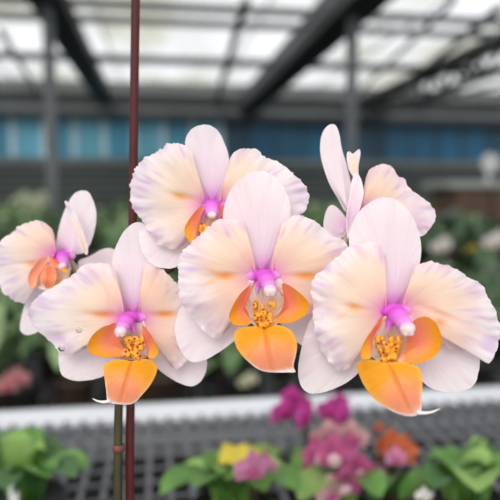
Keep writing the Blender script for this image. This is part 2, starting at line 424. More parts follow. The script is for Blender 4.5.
mk_side(fA, [(282, 284), (288, 285), (295, 289), (304, 297), (309, 305), (306, 314), (297, 320), (288, 323), (279, 323), (273, 321), (280, 312), (284, 300)], -16, -1, lean=8)
mk_mid(fA, [(262, 326), (256, 326), (247, 326.8), (239, 328), (234.5, 333), (235, 343), (240, 353), (251, 364), (261, 370.5), (275, 372.5), (288, 372.3), (295.5, 372), (293.5, 366), (296.5, 352), (297, 343), (295, 337), (289.5, 329.5), (278, 325)], (264, 326), -20, (272, 373), white=(294, 371, 6, 3, 0))
mk_callus(fA, (264.5, 315), -20, 22, 23, 1)
mk_column(fA, (263, 273), (270, 289), 0, -24)

# --- flower on the right
fB = flower('front right flower with a long white curl at the tip of its orange lip', (394, 305, -2), (370, 281, 24))
cB = (394, 306); ZB = -20
mk_sepal(fB, 'dorsal_sepal', [(382, 308), (366, 290), (353, 262), (349, 243), (351.5, 225), (362, 208.5), (378, 198.5), (393, 198.5), (406, 207.5), (416, 224), (421, 244), (420, 262), (413, 284), (405, 306)], (394, 308), 12+ZB, 21, cB, axis=(0, -1), bow=4, edge=6, mr=32)
mk_sepal(fB, 'lateral_sepal', [(390, 312), (360, 305), (325, 305), (310, 321), (302, 345), (298, 370), (301, 386), (311, 393.5), (328, 391), (349, 381), (364, 366), (384, 335)], (388, 318), 18+ZB, 22, cB, bow=3, edge=4, magk=.4)
mk_sepal(fB, 'lateral_sepal', [(398, 315), (430, 315), (465, 335), (479, 356), (478, 374), (473, 386), (459, 392), (441, 391.5), (425, 384), (414, 368), (400, 338)], (398, 320), 20+ZB, 23, cB, bow=3, edge=4, magk=.4)
mk_petal(fB, [(388, 309), (383, 300), (385, 284), (386, 264), (384.5, 251), (380, 244), (368, 241), (359, 246), (349, 247), (338, 257), (325, 267.5), (314, 277), (311, 289), (314, 312), (314.5, 330), (321, 348), (329, 361), (339, 370.5), (350, 367), (358, 352), (363, 334), (376, 322)], (387, 312), ZB, 24,
         [((354, 307, 8, 3.5, 20), YEL, .75), ((366, 312, 15, 3, 12), SALM, .35), ((342, 316, 9, 1.6, -30), YEL, .35), ((352, 336, 18, 30, 0), CREAM, .6)],
         (358, 275), (32, 36, 0), crease=(356, 308, 20, 3.5, 10), centre=cB)
mk_petal(fB, [(400, 308), (408, 303), (411.5, 290), (412, 274), (415, 266.5), (424, 262.5), (438, 263), (449, 266), (461, 271.5), (470, 278.5), (481, 283.5), (488, 295), (494, 307), (499.5, 322), (499, 338), (496, 350), (489, 363), (478, 358), (466, 352), (448, 349), (430, 338), (412, 322)], (400, 311), ZB+6, 25,
         [((440, 322, 6, 4, 10), YEL, .7), ((440, 313, 22, 2.2, 22), SALM, .45), ((470, 328, 22, 2.2, 22), rgb(238, 190, 190), .5), ((425, 305, 16, 6, 0), PEACH, .6), ((455, 300, 30, 14, 15), PEACH, .45), ((450, 335, 26, 12, 15), PEACH, .6)],
         (435, 285), (36, 30, 0), crease=(450, 318, 40, 3.5, 22), centre=cB)
mk_cup(fB, [(374, 321), (381, 313), (396, 314), (410, 315), (418, 336), (412, 350), (402, 361), (390, 364), (376, 360), (370, 350)], ZB+5)
mk_side(fB, [(386.5, 316), (382, 317.5), (375, 326), (367, 337), (361, 349), (361, 357), (366, 359.5), (371.5, 356), (371.5, 343), (375, 333), (384, 321)], ZB-20, 1, lean=4, bowl=4)
mk_side(fB, [(411, 326), (416.5, 318.5), (427.5, 317), (436.5, 324), (441.5, 337), (440, 349), (433, 357.5), (420, 363), (407, 363), (398, 360.5), (404.5, 348)], ZB-17, -1, lean=8)
mk_mid(fB, [(388, 363), (378, 360.5), (366, 359.5), (359, 361.5), (356.5, 367), (360, 377), (365, 387), (375, 399.5), (391, 410.5), (405, 415.6), (414, 416), (419.5, 413.5), (421.6, 408), (421.4, 398), (422.5, 385), (421.5, 373), (418, 367), (411, 363.8), (398, 361.5)], (388, 362), ZB-22, (412, 417), white=(428, 412, 13, 5, 0))
mk_tendril(fB, [(417, 412.5), (424, 413), (432, 412), (440, 408.6)], ZB-36)
mk_callus(fB, (388, 350), ZB-19, 24, 24, 2)
mk_column(fB, (391, 308), (407, 327), ZB, ZB-24, r0=8, r1=7, ball=7)

# --- flower on the left
fC = flower('front left flower with water droplets on its broad left petal', (131, 318, 56), (126, 345, 74))
cC = (131, 315); ZC = 34
mk_sepal(fC, 'dorsal_sepal', [(122, 316), (117, 295), (113, 275), (112.5, 259), (116, 246), (125, 230), (136, 222.5), (146, 225), (155, 240), (159, 260), (155, 285), (147, 305), (141, 316)], (132, 316), ZC+10, 31, cC, axis=(0, -1), bow=4, edge=8)
mk_sepal(fC, 'lateral_sepal', [(126, 322), (100, 322), (70, 335), (59.5, 350), (60, 371), (69, 379.5), (86, 380.5), (105, 375), (122, 355)], (125, 328), ZC+20, 32, cC, bow=3, edge=4, magk=.3)
mk_sepal(fC, 'lateral_sepal', [(138, 322), (170, 325), (198, 340), (207, 362), (202.5, 379), (193, 386), (183, 384.5), (171, 378.5), (157, 368), (146, 352)], (138, 328), ZC+20, 33, cC, bow=3, edge=4, magk=.3)
mk_petal(fC, [(126, 317), (119, 308), (118, 294), (117.5, 276), (112, 266), (102, 263), (89, 263.5), (79, 268.5), (67, 278), (56, 285), (45, 291), (36, 299), (29.5, 308), (30, 320), (39, 331.5), (49, 339.5), (58, 350), (67, 355.5), (78, 352.5), (92, 348), (108, 337), (120, 326)], (126, 319), ZC, 34,
         [((103, 314.5, 11, 3, 0), YEL, .95), ((112, 316, 14, 2.6, 5), SALM, .35), ((90, 311, 9, 1.6, 15), YEL, .35), ((92, 330, 26, 18, 0), CREAM, .5), ((108, 298, 3, 20, -10), SALM, .18)],
         (95, 288), (30, 28, 0), crease=(102, 315, 22, 3.5, 0), centre=cC, creamk=.4, ruff=7)
mk_petal(fC, [(138, 317), (142, 300), (141, 280), (144, 266), (150, 262), (162, 268), (178, 285), (192, 305), (195, 330), (192, 350), (184, 364.5), (174, 368.5), (166, 358), (158, 342), (146, 328)], (138, 319), ZC+6, 35,
         [((165, 314, 12, 3, 0), YEL, .95), ((152, 316, 12, 2.6, 0), SALM, .35), ((158, 290, 14, 18, 0), PEACH, .5), ((168, 340, 12, 22, -20), PEACH, .6)],
         (155, 285), (26, 26, 0), crease=(162, 315, 20, 3.5, 0), centre=cC)
mk_cup(fC, [(114, 322), (120, 319), (132, 321), (143, 319), (148, 340), (150, 354), (142, 359), (130, 360), (114, 357), (106, 345)], ZC+5)
mk_side(fC, [(117, 324), (109, 325), (101, 328), (92, 336), (87.5, 346), (91, 353.5), (103, 357), (114, 357), (124, 355.5), (126, 351), (120, 342)], ZC-16, 1, lean=8)
mk_side(fC, [(140, 324.5), (149, 332), (155.5, 343), (158.5, 352), (155, 357.5), (148.5, 358), (147, 350), (144, 340)], ZC-18, -1, lean=4, bowl=4)
mk_mid(fC, [(132, 361), (126, 360), (118, 359.5), (107, 363), (103.5, 368), (105, 382), (106.5, 394), (107, 399.5), (110, 403), (125, 404.6), (134, 403), (142, 395), (151, 384), (157, 371), (155.5, 363.5), (150, 359.5), (141, 359)], (132, 360), ZC-22, (120, 405), white=(100, 401, 10, 4, 10))
mk_tendril(fC, [(110, 401), (104, 402), (98, 401.2), (92.5, 398.6)], ZC-36)
mk_callus(fC, (134, 348), ZC-19, 20, 19, 3)
mk_column(fC, (130, 315), (121, 330), ZC, ZC-24, r0=7, r1=6, ball=6)

# --- upper flower behind
fD = flower('upper flower behind the centre one, its lip half hidden', (212, 206, 46), (205, 256, 80))
cD = (212, 203); ZD = 34
mk_sepal(fD, 'dorsal_sepal', [(202, 204), (197, 180), (190, 160), (185, 142), (192, 129), (206, 124.5), (218, 131), (226, 147), (229, 160), (227, 176), (222, 204)], (212, 204), ZD+10, 41, cD, axis=(0, -1), bow=3, edge=4)
mk_sepal(fD, 'lateral_sepal', [(208, 210), (170, 215), (144, 224), (139, 238), (142, 251), (150, 263), (162, 268), (178, 266), (198, 246)], (206, 216), ZD+12, 42, cD, bow=2, edge=-2, magk=.3)
mk_petal(fD, [(205, 204), (198, 192), (197, 178), (196, 163), (190, 149), (180, 143), (168, 144), (157, 151), (146, 158), (135, 167), (130, 186), (132, 206), (140, 217), (146, 226), (151, 236), (160, 244.5), (172, 249.5), (184, 245), (192, 231), (199, 214)], (206, 207), ZD, 43,
         [((180, 196, 9, 3.2, 12), YEL, .8), ((192, 201, 12, 3, 15), SALM, .3), ((178, 215, 20, 22, 0), CREAM, .5)],
         (178, 172), (26, 30, 0), crease=(182, 197, 20, 3.5, 12), centre=cD, ruff=9, jag=3.2, creamk=.7)
mk_petal(fD, [(218, 204), (225, 194), (227, 176), (230, 158), (240, 149.5), (256, 149), (267, 158), (278, 161.5), (292, 173), (304, 183), (308.5, 196), (305, 210), (296, 217), (280, 226), (255, 226), (234, 214)], (217, 207), ZD+4, 44,
         [((238, 203, 10, 3, 0), YEL, .6), ((240, 185, 14, 20, 0), CREAM, .5)],
         (245, 172), (24, 24, 0), crease=(240, 203, 16, 3.5, 0), centre=cD, ruff=9)
mk_cup(fD, [(198, 212), (206, 206), (216, 210), (224, 216), (226, 230), (216, 240), (202, 240), (196, 228)], ZD-1)
mk_side(fD, [(206, 204.5), (200, 207), (193, 214), (187, 223), (184.5, 231), (187.5, 239), (192, 242.5), (196, 236), (198, 226), (202, 214)], ZD-14, 1, lean=4, bowl=4)
mk_side(fD, [(218, 206), (228, 208), (236, 218), (238, 230), (230, 238), (220, 238), (215, 230), (220, 218)], ZD-10, -1, lean=4, bowl=4)
mk_mid(fD, [(206, 242), (196, 244), (190, 252), (194, 262), (203, 272), (214, 276), (224, 268), (232, 254), (226, 244), (216, 241)], (209, 243), ZD-12, (211, 276))
mk_callus(fD, (208, 233), ZD-10, 16, 14, 4)
mk_column(fD, (211, 203), (212, 214), ZD, ZD-14, r0=7, r1=6, ball=4.5)

# --- far left flower, turned away to the left
fE = flower('leftmost flower, turned sideways and slightly blurred', (66, 258, 118), (128, 335, 80))
cE = (63, 252); ZE = 100
mk_sepal(fE, 'dorsal_sepal', [(57, 254), (56.5, 240), (61, 220), (67, 205), (74, 194), (82, 190.5), (89, 193), (94, 203), (96.5, 216), (94, 233), (88, 248), (80, 254)], (70, 254), ZE+8, 51, cE, axis=(.1, -1), bow=3, edge=6, mr=13)
mk_sepal(fE, 'lateral_sepal', [(78, 262), (90, 256), (103, 249), (113, 249), (121, 258), (120, 275), (104, 284), (86, 276)], (78, 266), ZE+20, 52, cE, bow=2, edge=3, magk=.3)
mk_sepal(fE, 'lateral_sepal', [(50, 270), (36, 280), (27, 298), (21, 318), (20.5, 331), (29, 335), (42, 328), (54, 305), (60, 280)], (54, 272), ZE+18, 53, cE, bow=2, edge=3, magk=.3)
mk_petal(fE, [(56, 250), (55.5, 240), (52, 229), (44, 222.5), (34, 220.5), (23, 224), (13, 232), (1, 240), (-5, 258), (-3, 276), (1, 288), (6, 295), (15, 301), (25, 303), (31, 299), (36, 286), (46, 268)], (55, 255), ZE, 54,
         [((33, 264, 6, 3, 0), YEL, .7), ((44, 258, 9, 3, -20), SALM, .4)], (32, 240), (24, 20, 0), crease=(30, 264, 18, 3, 0), centre=(62, 254), ruff=7, jag=2.4, creamk=.5, tilt=(8, 0))
mk_petal(fE, [(86.5, 255), (80, 246), (76, 232), (71, 220), (67, 209), (64.5, 202), (66, 200.5), (69.5, 204), (75, 213), (80, 224), (84.5, 236), (88, 248)], (86, 252), ZE-4, 55,
         [], (76, 225), (10, 20, 20), centre=(80, 300), ruff=1, jag=.5, bow=-2, edge=-3, creamk=.1)
mk_cup(fE, [(44, 264), (52, 259), (62, 262), (70, 268), (68, 280), (58, 290), (44, 290), (34, 284)], ZE-3)
mk_side(fE, [(50, 257.5), (42, 258.5), (35, 265), (30, 272), (28, 280), (31, 288), (36, 286), (39, 276), (45, 266)], ZE-12, 1, lean=4, bowl=4, pale=1)
mk_side(fE, [(48, 256.5), (53, 257.5), (60, 263), (68, 270), (67, 273), (58, 269), (50, 263)], ZE-18, -1, lean=4, bowl=2)
mk_mid(fE, [(46, 266), (42, 272), (40, 279), (43, 285), (48, 289), (53, 285), (56.5, 277), (55, 269), (51, 265.5)], (50, 266), ZE-14, (47, 290), tipz=-6, pale=1)
mk_column(fE, (62, 254), (63, 265), ZE-2, ZE-14, r0=6, r1=5, ball=4.6)

# --- upper right flower seen from its side
fF = flower('upper right flower seen edge on behind the right one', (352, 222, 66), (335, 272, 38))
cF = (361, 212); ZF = 50
mk_sepal(fF, 'dorsal_sepal', [(346, 212), (338, 199), (329, 183), (322.5, 164), (320, 149), (322, 134), (328, 125.5), (334.5, 124.5), (339, 132.5), (342, 149), (347.5, 168), (351, 184), (352, 202)], (347, 208), ZF+2, 61, (350, 235), axis=(-.3, -1), bow=4, edge=8, magk=.3)
mk_sepal(fF, 'lateral_sepal', [(344, 236), (333, 239), (325, 233), (323.5, 222), (327, 209), (333, 205), (342, 212.5), (348, 224)], (343, 232), ZF+6, 62, (342, 226), bow=2, edge=2, magk=.25, mr=20)
mk_sepal(fF, 'lateral_sepal', [(347, 237), (346, 218), (348.5, 200), (351, 184), (355, 173), (359, 175), (362.5, 184), (363.5, 195), (359.5, 211), (354, 226), (350, 237)], (349, 228), ZF-6, 63, (346, 216), bow=-4, edge=-4, magk=.25, mr=18)
mk_petal(fF, [(356, 180), (350, 172), (347, 163), (347, 153), (349.5, 151.5), (353, 153.5), (359, 149), (360.5, 154), (358.5, 166), (358.5, 176)], (356, 178), ZF, 64, [], (354, 162), (8, 14, 0), centre=(356, 240), ruff=2, jag=.8, bow=-2, edge=-2)
mk_petal(fF, [(360, 214), (363, 200), (364.5, 184), (370, 169.5), (383, 164), (394, 168.5), (398, 176), (405.5, 180), (409, 188), (420, 195.5), (431, 204.5), (435.5, 213), (431.5, 227), (420, 237), (405, 240), (380, 230), (366, 222)], (362, 216), ZF+4, 65,
         [((400, 178, 3, 14, -20), rgb(238, 205, 225), .8), ((418, 214, 18, 14, 0), rgb(240, 214, 228), .6)],
         (384, 190), (16, 24, 0), crease=(402, 190, 4, 24, -18), centre=cF, ruff=10, jag=1.6, creamk=1)
mk_mid(fF, [(372, 216), (366, 220), (364, 230), (370, 238), (380, 236), (384, 226), (380, 218)], (372, 220), ZF-6, (374, 238), tipz=-5)
mk_column(fF, (360, 212), (368, 214), ZF-4, ZF-8, r0=5, r1=4, ball=3.6)

# ------------------------------------------------------------------ stake
st_lo = Pz(129.5, 640, 92); st_lo = Vector((st_lo.x, st_lo.y, BZ+.02))
stk = [st_lo, Pz(130, 500, 92), Pz(130.5, 405, 92), Pz(132.5, 230, 92), Pz(135.5, 5, 92), Pz(136.5, -60, 92)]
bm = bmesh.new(); tube(bm, stk, [4.0*S*1.25]*2, n=14, cnt=40)
tag(link('support_stake', fin(bm), M_STAKE), 'thin dark red stake rising vertically behind the flowers of the large orchid', 'stake')

# water droplets lying on petals of the left flowers
M_WATER = bpy.data.materials.new('water'); M_WATER.use_nodes = True
_b = M_WATER.node_tree.nodes['Principled BSDF']; _b.inputs['Transmission Weight'].default_value = 1; _b.inputs['IOR'].default_value = 1.33; _b.inputs['Roughness'].default_value = .02
DROPS = [(62, 348, -1, 4.2, 'water droplet at the lower rim of the front left flower, largest one'),
         (79, 330, -4, 3.6, 'water droplet in the middle of the left petal of the front left flower'),
         (84, 347, -4, 3.0, 'water droplet beside the orange lobe of the front left flower')]
DROP_OBJS = []
for x, y, dz, r, lab in DROPS: DROP_OBJS.append((x, y, r, lab))

# ------------------------------------------------------------------ near bench
M_RAIL = mat('white_painted_rail', rgb(214, 216, 222), .4, .06, 6)
M_RAILD = mat('dark_bench_rail', rgb(58, 60, 60), .6, .15, 8)
M_MESH = mat('galvanised_mesh', rgb(104, 105, 111), .5, .15, 30, metal=.1)
M_LEG = mat('bench_leg_grey', rgb(120, 122, 124), .5, .1, 10)
def bench(label, x0, x1, y0, y1, z, pitch, wire, rail=None):
    o = empty('mesh_bench', ((x0+x1)/2, (y0+y1)/2, 0), label, 'bench')
    bm = bmesh.new(); x = x0
    while x < x1: box(bm, x-wire/2, x+wire/2, y0, y1, z-.010, z-.003); x += pitch
    y = y0+pitch/2
    while y < y1: box(bm, x0, x1, y-wire*.3, y+wire*.3, z-.004, z); y += pitch*1.45
    link('mesh_top', fin(bm, False), M_MESH, o)
    for (a, b, c, d) in ((x0-.03, x1+.03, y1, y1+.042), (x0-.03, x1+.03, y0-.042, y0), (x0-.035, x0, y0, y1), (x1, x1+.035, y0, y1)):
        bm = bmesh.new(); box(bm, a, b, c, d, z-.04, z+.012, .006); link('edge_rail', fin(bm), rail or M_RAIL, o)
    for lx in (x0+.1, (x0+x1)/2, x1-.1):
        for ly in (y0+.08, y1-.08):
            bm = bmesh.new(); box(bm, lx-.02, lx+.02, ly-.02, ly+.02, 0, z-.03); link('leg', fin(bm, False), M_LEG, o)
    for ly in (y0+.08, y1-.08):
        bm = bmesh.new(); box(bm, x0, x1, ly-.015, ly+.015, z-.04, z-.0105); link('support_beam', fin(bm, False), M_LEG, o)
    return o
edge = onZ(250, 404, BZ+.012)
bench('grey wire mesh bench with a white front rail carrying the sharp orchid', -1.3, 2.0, .12, edge.y-.0, BZ, .032, .0072)

# ------------------------------------------------------------------ small plants on the near bench
G_LEAVES = [mat('leaf_mid_green', rgb(104, 150, 70), .4, .35, 20, trans=.25), mat('leaf_dark_green', rgb(74, 116, 60), .4, .35, 20, trans=.2),
            mat('leaf_yellow', rgb(222, 200, 70), .5, .2, 30, trans=.2), mat('leaf_pale_green', rgb(146, 182, 98), .45, .25, 20, trans=.2)]
M_WHT = mat('white_plastic_tag', rgb(225, 225, 222), .5, .05, 10)
def small_plant(px, dep, label, leaves, name='potted_orchid', cat='potted plant', potr=.045, group=None):
    """leaves: (px, py, depth, width, material) tips as seen in the place; pot stands on the bench"""
    c = P(px, 470, dep); c = Vector((c.x, c.y, BZ+.001))
    o = empty(name, c, label, cat, group)
    bm = bmesh.new(); pot_mesh(bm, c, potr, .075, 20); link('pot', fin(bm), M_POT, o)
    bm = bmesh.new(); lathe(bm, [(.002, .056), (potr*.85, .058), (potr*.8, .064), (.003, .068)], c, 16); link('potting_bark', fin(bm), M_BARK, o)
    top = c+Vector((0, 0, .062))
    for (x, y, d, w, mi) in leaves:
        tip = P(x, y, d); mid = (top+tip)/2 + Vector((0, 0, .028))
        h = (tip-top); h.z = 0; h = h.normalized()*.006 if h.length > 1e-4 else Vector((.006, 0, 0))
        bm = bmesh.new(); leaf_mesh(bm, [top+h, top+(mid-top)*.5+Vector((0, 0, .012)), mid+(tip-mid)*.35+Vector((0, 0, .006)), tip], w)
        link('leaf', fin(bm), G_LEAVES[mi], o)
    return o, top
small_plant(25, .70, 'small leafy plant with broad green leaves at the bottom left of the mesh bench',
            [(88, 470, .68, .045, 0), (60, 438, .76, .035, 1), (34, 428, .74, .04, 0), (5, 436, .72, .045, 3), (-25, 455, .68, .045, 0), (48, 478, .62, .05, 0), (5, 490, .62, .05, 1), (15, 446, .78, .05, 0), (75, 478, .62, .045, 1), (-10, 438, .8, .05, 1), (45, 450, .7, .045, 3), (70, 452, .74, .03, 0)])
bm = bmesh.new(); tq = P(13, 470, .68); box(bm, tq.x-.0055, tq.x+.0055, tq.y-.0008, tq.y+.0008, BZ, tq.z+.004, .0006)
tagp = empty('plant_label', (tq.x, tq.y, BZ), 'blank white plastic plant label among the bottom left leaves', 'plant label')
link('label_blade', fin(bm, False), M_WHT, tagp)
small_plant(232, .68, 'leafy plant with one yellowing leaf in the bottom middle of the bench',
            [(172, 482, .70, .05, 3), (236, 447, .74, .035, 2), (262, 452, .74, .03, 2), (215, 456, .76, .045, 0), (285, 452, .80, .04, 3), (192, 462, .78, .04, 3), (205, 470, .66, .05, 0), (262, 462, .74, .04, 0), (290, 480, .68, .05, 3), (228, 480, .60, .05, 3), (265, 492, .60, .05, 0), (160, 494, .64, .05, 0), (195, 488, .58, .05, 0), (222, 462, .76, .045, 3), (285, 462, .76, .04, 1), (248, 474, .62, .045, 3), (300, 492, .62, .05, 0), (180, 470, .74, .04, 1)])
small_plant(465, .70, 'leafy green plant at the bottom right corner of the mesh bench',
            [(425, 462, .72, .04, 0), (505, 452, .76, .045, 1), (485, 440, .78, .02, 3), (450, 470, .66, .06, 0), (510, 480, .66, .06, 0), (432, 490, .64, .05, 1), (478, 492, .60, .06, 3), (400, 500, .68, .04, 0), (440, 456, .80, .045, 1), (470, 458, .76, .05, 0), (498, 466, .70, .05, 3), (462, 482, .62, .05, 0)])

# mini blooms: built once per colour as a mesh, turned per bloom
def bloom_mats(pc, lc): return mat('bloom_petal', pc, .5, .25, 120, trans=.25), mat('bloom_lip', lc, .45, .2, 60)
def mini_bloom(parent, c, r, yaw, tilt, mats, nm='flower'):
    Rm = Matrix.Rotation(math.atan2(-FWD.x, FWD.y)+yaw, 3, 'Z') @ Matrix.Rotation(tilt, 3, 'X')
    def pet(bm, ang, L, W, z0=0):
        rows = []
        for i in range(8):
            t = i/7; w = W*sin(PI*min(1, .12+t*.8))**.8*(1 if t < .95 else .6)
            row = []
            for k in (-1, -.5, 0, .5, 1):
                x, z = w*k, L*t; y = z0+.12*L*t*t - .1*L*abs(k)*t + .03*L*sin(k*5+ang*3)*t
                a = math.radians(ang); v = Vector((x*cos(a)+z*sin(a), y, -x*sin(a)+z*cos(a)))
                row.append(bm.verts.new(c+Rm @ v))
            rows.append(row)
        for a, b in zip(rows, rows[1:]):
            for k in range(4): bm.faces.new((a[k], a[k+1], b[k+1], b[k])).smooth = True
    bm = bmesh.new()
    for a in (0, 125, 235): pet(bm, a, r, r*.36, .002)
    for a in (72, 288): pet(bm, a, r*.98, r*.52)
    o = link(nm, fin(bm), mats[0], parent)
    bm = bmesh.new(); pet(bm, 180, r*.5, r*.25, -.004); pet(bm, 110, r*.3, r*.18, -.006); pet(bm, 250, r*.3, r*.18, -.006)
    blob(bm, c+Rm @ Vector((0, -.004, 0)), r*.13, r*.13, r*.16, seg=8)
    link('lip', fin(bm), mats[1], o)
    return o
MAGB = bloom_mats(rgb(214, 82, 172), rgb(170, 30, 120)); PINKB = bloom_mats(rgb(204, 100, 152), rgb(242, 200, 206)); ORB = bloom_mats(rgb(222, 124, 80), rgb(236, 100, 130)); PALEB = bloom_mats(rgb(222, 178, 178), rgb(196, 80, 136))
LPINK = bloom_mats(rgb(214, 140, 176), rgb(190, 80, 130))
def spray(px, dep, label, blooms, name='potted_orchid', cat='potted orchid', leaves=()):
    o, top = small_plant(px, dep, label, leaves, name, cat)
    for i, (x, y, d, r, yaw, tilt, mm) in enumerate(blooms):
        c = P(x, y, d); bm = bmesh.new()
        m1 = top.lerp(c, .5)+Vector((0, .012, .01)); tube(bm, [top, m1, c+FWD*.006], [.002, .0016, .0012], n=8, cnt=14)
        s = link('flower_stem', fin(bm), M_STEM, o)
        mini_bloom(s, c, r, yaw, tilt, mm)
    return o
spray(318, .80, 'magenta orchid with several bright blooms standing behind the pink striped one',
      [(284, 412, .80, .022, .5, .2, MAGB), (298, 402, .81, .024, -.6, .5, MAGB), (304, 417, .79, .02, .9, -.2, MAGB), (291, 396, .82, .016, .2, .3, MAGB), (337, 404, .82, .02, .4, .5, MAGB), (331, 413, .81, .022, -.5, .2, MAGB), (343, 415, .80, .02, .8, 0, MAGB)],
      leaves=[(300, 488, .72, .04, 0), (340, 500, .7, .04, 1)])
spray(345, .70, 'pink and white striped orchid with clustered blooms in front of the magenta one',
      [(327, 437, .72, .024, .3, .3, PALEB), (352, 436, .73, .022, -.4, .2, PALEB), (315, 455, .70, .022, .7, 0, PINKB), (335, 455, .69, .026, -.2, .1, PINKB), (348, 448, .70, .02, .5, .2, PINKB), (345, 484, .67, .022, 0, .2, PINKB), (330, 494, .66, .022, .6, 0, PALEB), (362, 470, .69, .02, -.5, .2, PINKB), (374, 478, .69, .018, .3, .2, PINKB)],
      leaves=[(380, 498, .64, .045, 0), (300, 502, .64, .045, 3)])
spray(396, .72, 'orange orchid with small blooms on the mesh bench right of the pink one',
      [(388, 442, .74, .020, .5, .4, ORB), (400, 452, .72, .022, -.4, .1, ORB), (385, 452, .73, .016, .9, .2, ORB), (408, 446, .75, .016, -.9, .3, ORB), (396, 458, .70, .014, 0, 0, LPINK), (379, 428, .76, .009, .2, .5, ORB)],
      leaves=[(372, 500, .66, .04, 1)])
spray(252, .62, 'single light pink bloom on a short stem before the yellowing leaf', [(252, 469, .60, .020, .3, .2, LPINK), (266, 464, .62, .014, -.5, .3, LPINK)])
spray(425, .64, 'tiny white bloom at the lower edge between orange orchid and right plant', [(424, 496, .63, .010, 0, .2, bloom_mats(rgb(228, 226, 220), rgb(220, 210, 180)))])

# ------------------------------------------------------------------ rows of plants on the benches behind
FLEAF = [mat('far_leaf_green', rgb(98, 128, 80), .42, .4, 12, trans=.15), mat('far_leaf_deep', rgb(62, 88, 56), .45, .4, 12, trans=.12), mat('far_leaf_light', rgb(140, 166, 116), .4, .3, 12, trans=.15)]
M_POTB = mat('pot_brown_plastic', rgb(70, 52, 44), .6, .2, 20); M_POTW = mat('pot_white_plastic', rgb(205, 200, 198), .5, .06, 10)
M_WBLOOM = bloom_mats(rgb(232, 226, 226), rgb(220, 180, 120)); M_PBLOOM = bloom_mats(rgb(214, 150, 150), rgb(190, 80, 110)); M_YBLOOM = bloom_mats(rgb(206, 180, 60), rgb(160, 90, 40))
def far_proto(seed, potm, lm, n=9, L=.165):
    rnd = random.Random(seed); o = bpy.data.objects.new('potted_orchid', None); C.objects.link(o)
    bm = bmesh.new(); pot_mesh(bm, (0, 0, 0), .06, .10, 14); link('pot', fin(bm), potm, o)
    for k in range(n):
        a = 2*PI*k/n+rnd.uniform(-.3, .3); d = Vector((cos(a), sin(a), 0)); l = L*rnd.uniform(.7, 1.15); h = rnd.uniform(.05, .20)
        b = Vector((0, 0, .09))
        bm = bmesh.new(); leaf_mesh(bm, [b+d*.005, b+d*l*.4+Vector((0, 0, h)), b+d*l*.8+Vector((0, 0, h*.9)), b+d*l*1.05+Vector((0, 0, h*.55))], rnd.uniform(.05, .075), n=9)
        link('leaf', fin(bm), lm if rnd.random() < .7 else FLEAF[2], o)
    return o
protos = [far_proto(s, (M_POTB, M_POT)[s % 2], FLEAF[s % 2]) for s in range(5)]
first = set()
def dup(root, loc, rz, sc, label, cat, group):
    if root not in first: r = root; first.add(root); new = False
    else:
        r = root.copy(); C.objects.link(r); new = True
    r.location = loc; r.rotation_euler = (0, 0, rz); r.scale = (sc, sc, sc)
    tag(r, label, cat, group)
    if new:
        for ch in root.children:
            c = ch.copy(); C.objects.link(c); c.parent = r
            for g in ch.children:
                d = g.copy(); C.objects.link(d); d.parent = c
    return r
BENCH2 = [(1.62, 2.75, .68, 'second'), (3.35, 4.45, .80, 'third'), (5.3, 6.5, .80, 'fourth'), (8.0, 9.2, .80, 'fifth')]
def xr(Y, m=.3): return onY(0, 250, Y).x-m, onY(500, 250, Y).x+m
rows_n = ['front', 'middle', 'rear', 'last']
for bi, (y0, y1, z, nm) in enumerate(BENCH2):
    x0, x1 = xr(y1, .6)
    bench(f'grey mesh bench full of green potted orchids, {nm} bench from the camera', x0-.2, x1+.2, y0, y1, z, .08, .012, M_RAILD)
    sp = (.25, .30, .34, .40)[bi]; nr = (4, 3, 2, 1)[bi]
    for r in range(nr):
        Y = y0+.10+(y1-y0-.2)*r/max(1, nr-1); a, b = xr(Y, .12)
        x = a+random.uniform(0, sp)
        while x < b:
            pr = protos[random.choice((0, 2, 4, 1) if x < onY(400, 250, Y).x else (1, 3))]
            dup(pr, (x, Y+random.uniform(-.03, .03), z+.001), random.uniform(0, 6.28), random.uniform(.95, 1.3)*(1, 1.05, 1.15, 1.25)[bi],
                f'leafy green potted orchid without flowers in row {["one", "two", "three", "four", "five"][r]} of the {nm} bench', 'potted orchid', f'green orchids in row {["one", "two", "three", "four", "five"][r]} on the {nm} bench')
            x += sp*random.uniform(.85, 1.15)
# flowering or white-potted ones among them
def far_bloom(px, py, dep, r, mats, label, n=3):
    c = P(px, py, dep); z, by = min(((bz+.002, q) for y0, y1, bz, _ in BENCH2 for q in (y0+.08, (y0+y1)/2, y1-.1)), key=lambda q: abs(q[1]-c.y))
    o = empty('flowering_orchid', (c.x, by, z), label, 'flowering orchid')
    b = Vector((c.x, by, z)); bm = bmesh.new(); pot_mesh(bm, b, .05, .10, 16); link('pot', fin(bm), M_POT, o)
    bm = bmesh.new(); tube(bm, [b+Vector((0, 0, .09)), b.lerp(c, .6)+Vector((.0, .02, .03)), c+Vector((0, .012, 0))], [.004, .003, .002], n=8, cnt=12)
    s = link('flower_stem', fin(bm), M_STEM, o)
    for k in range(n):
        mini_bloom(s, c+RGT*(k-(n-1)/2)*r*.9+UP*((k % 2)*r*.6), r, random.uniform(-.6, .6), .2, mats)
    return o
far_bloom(495, 243, 3.1, .045, M_WBLOOM, 'white flowering orchid at the right edge above the dark leaves', 2)
far_bloom(441, 248, 3.1, .04, M_WBLOOM, 'dim white flowering orchid left of the brighter white one on the right', 2)
far_bloom(470, 254, 2.9, .03, M_YBLOOM, 'small yellow flowering orchid between the two white ones', 2)
far_bloom(452, 218, 5.0, .06, bloom_mats(rgb(130, 140, 130), rgb(120, 120, 100)), 'greyish flowering orchid below the brown cabinet', 2)
far_bloom(13, 385, 1.58, .032, M_PBLOOM, 'pale pink flowering orchid at the left edge above the white rail', 2)
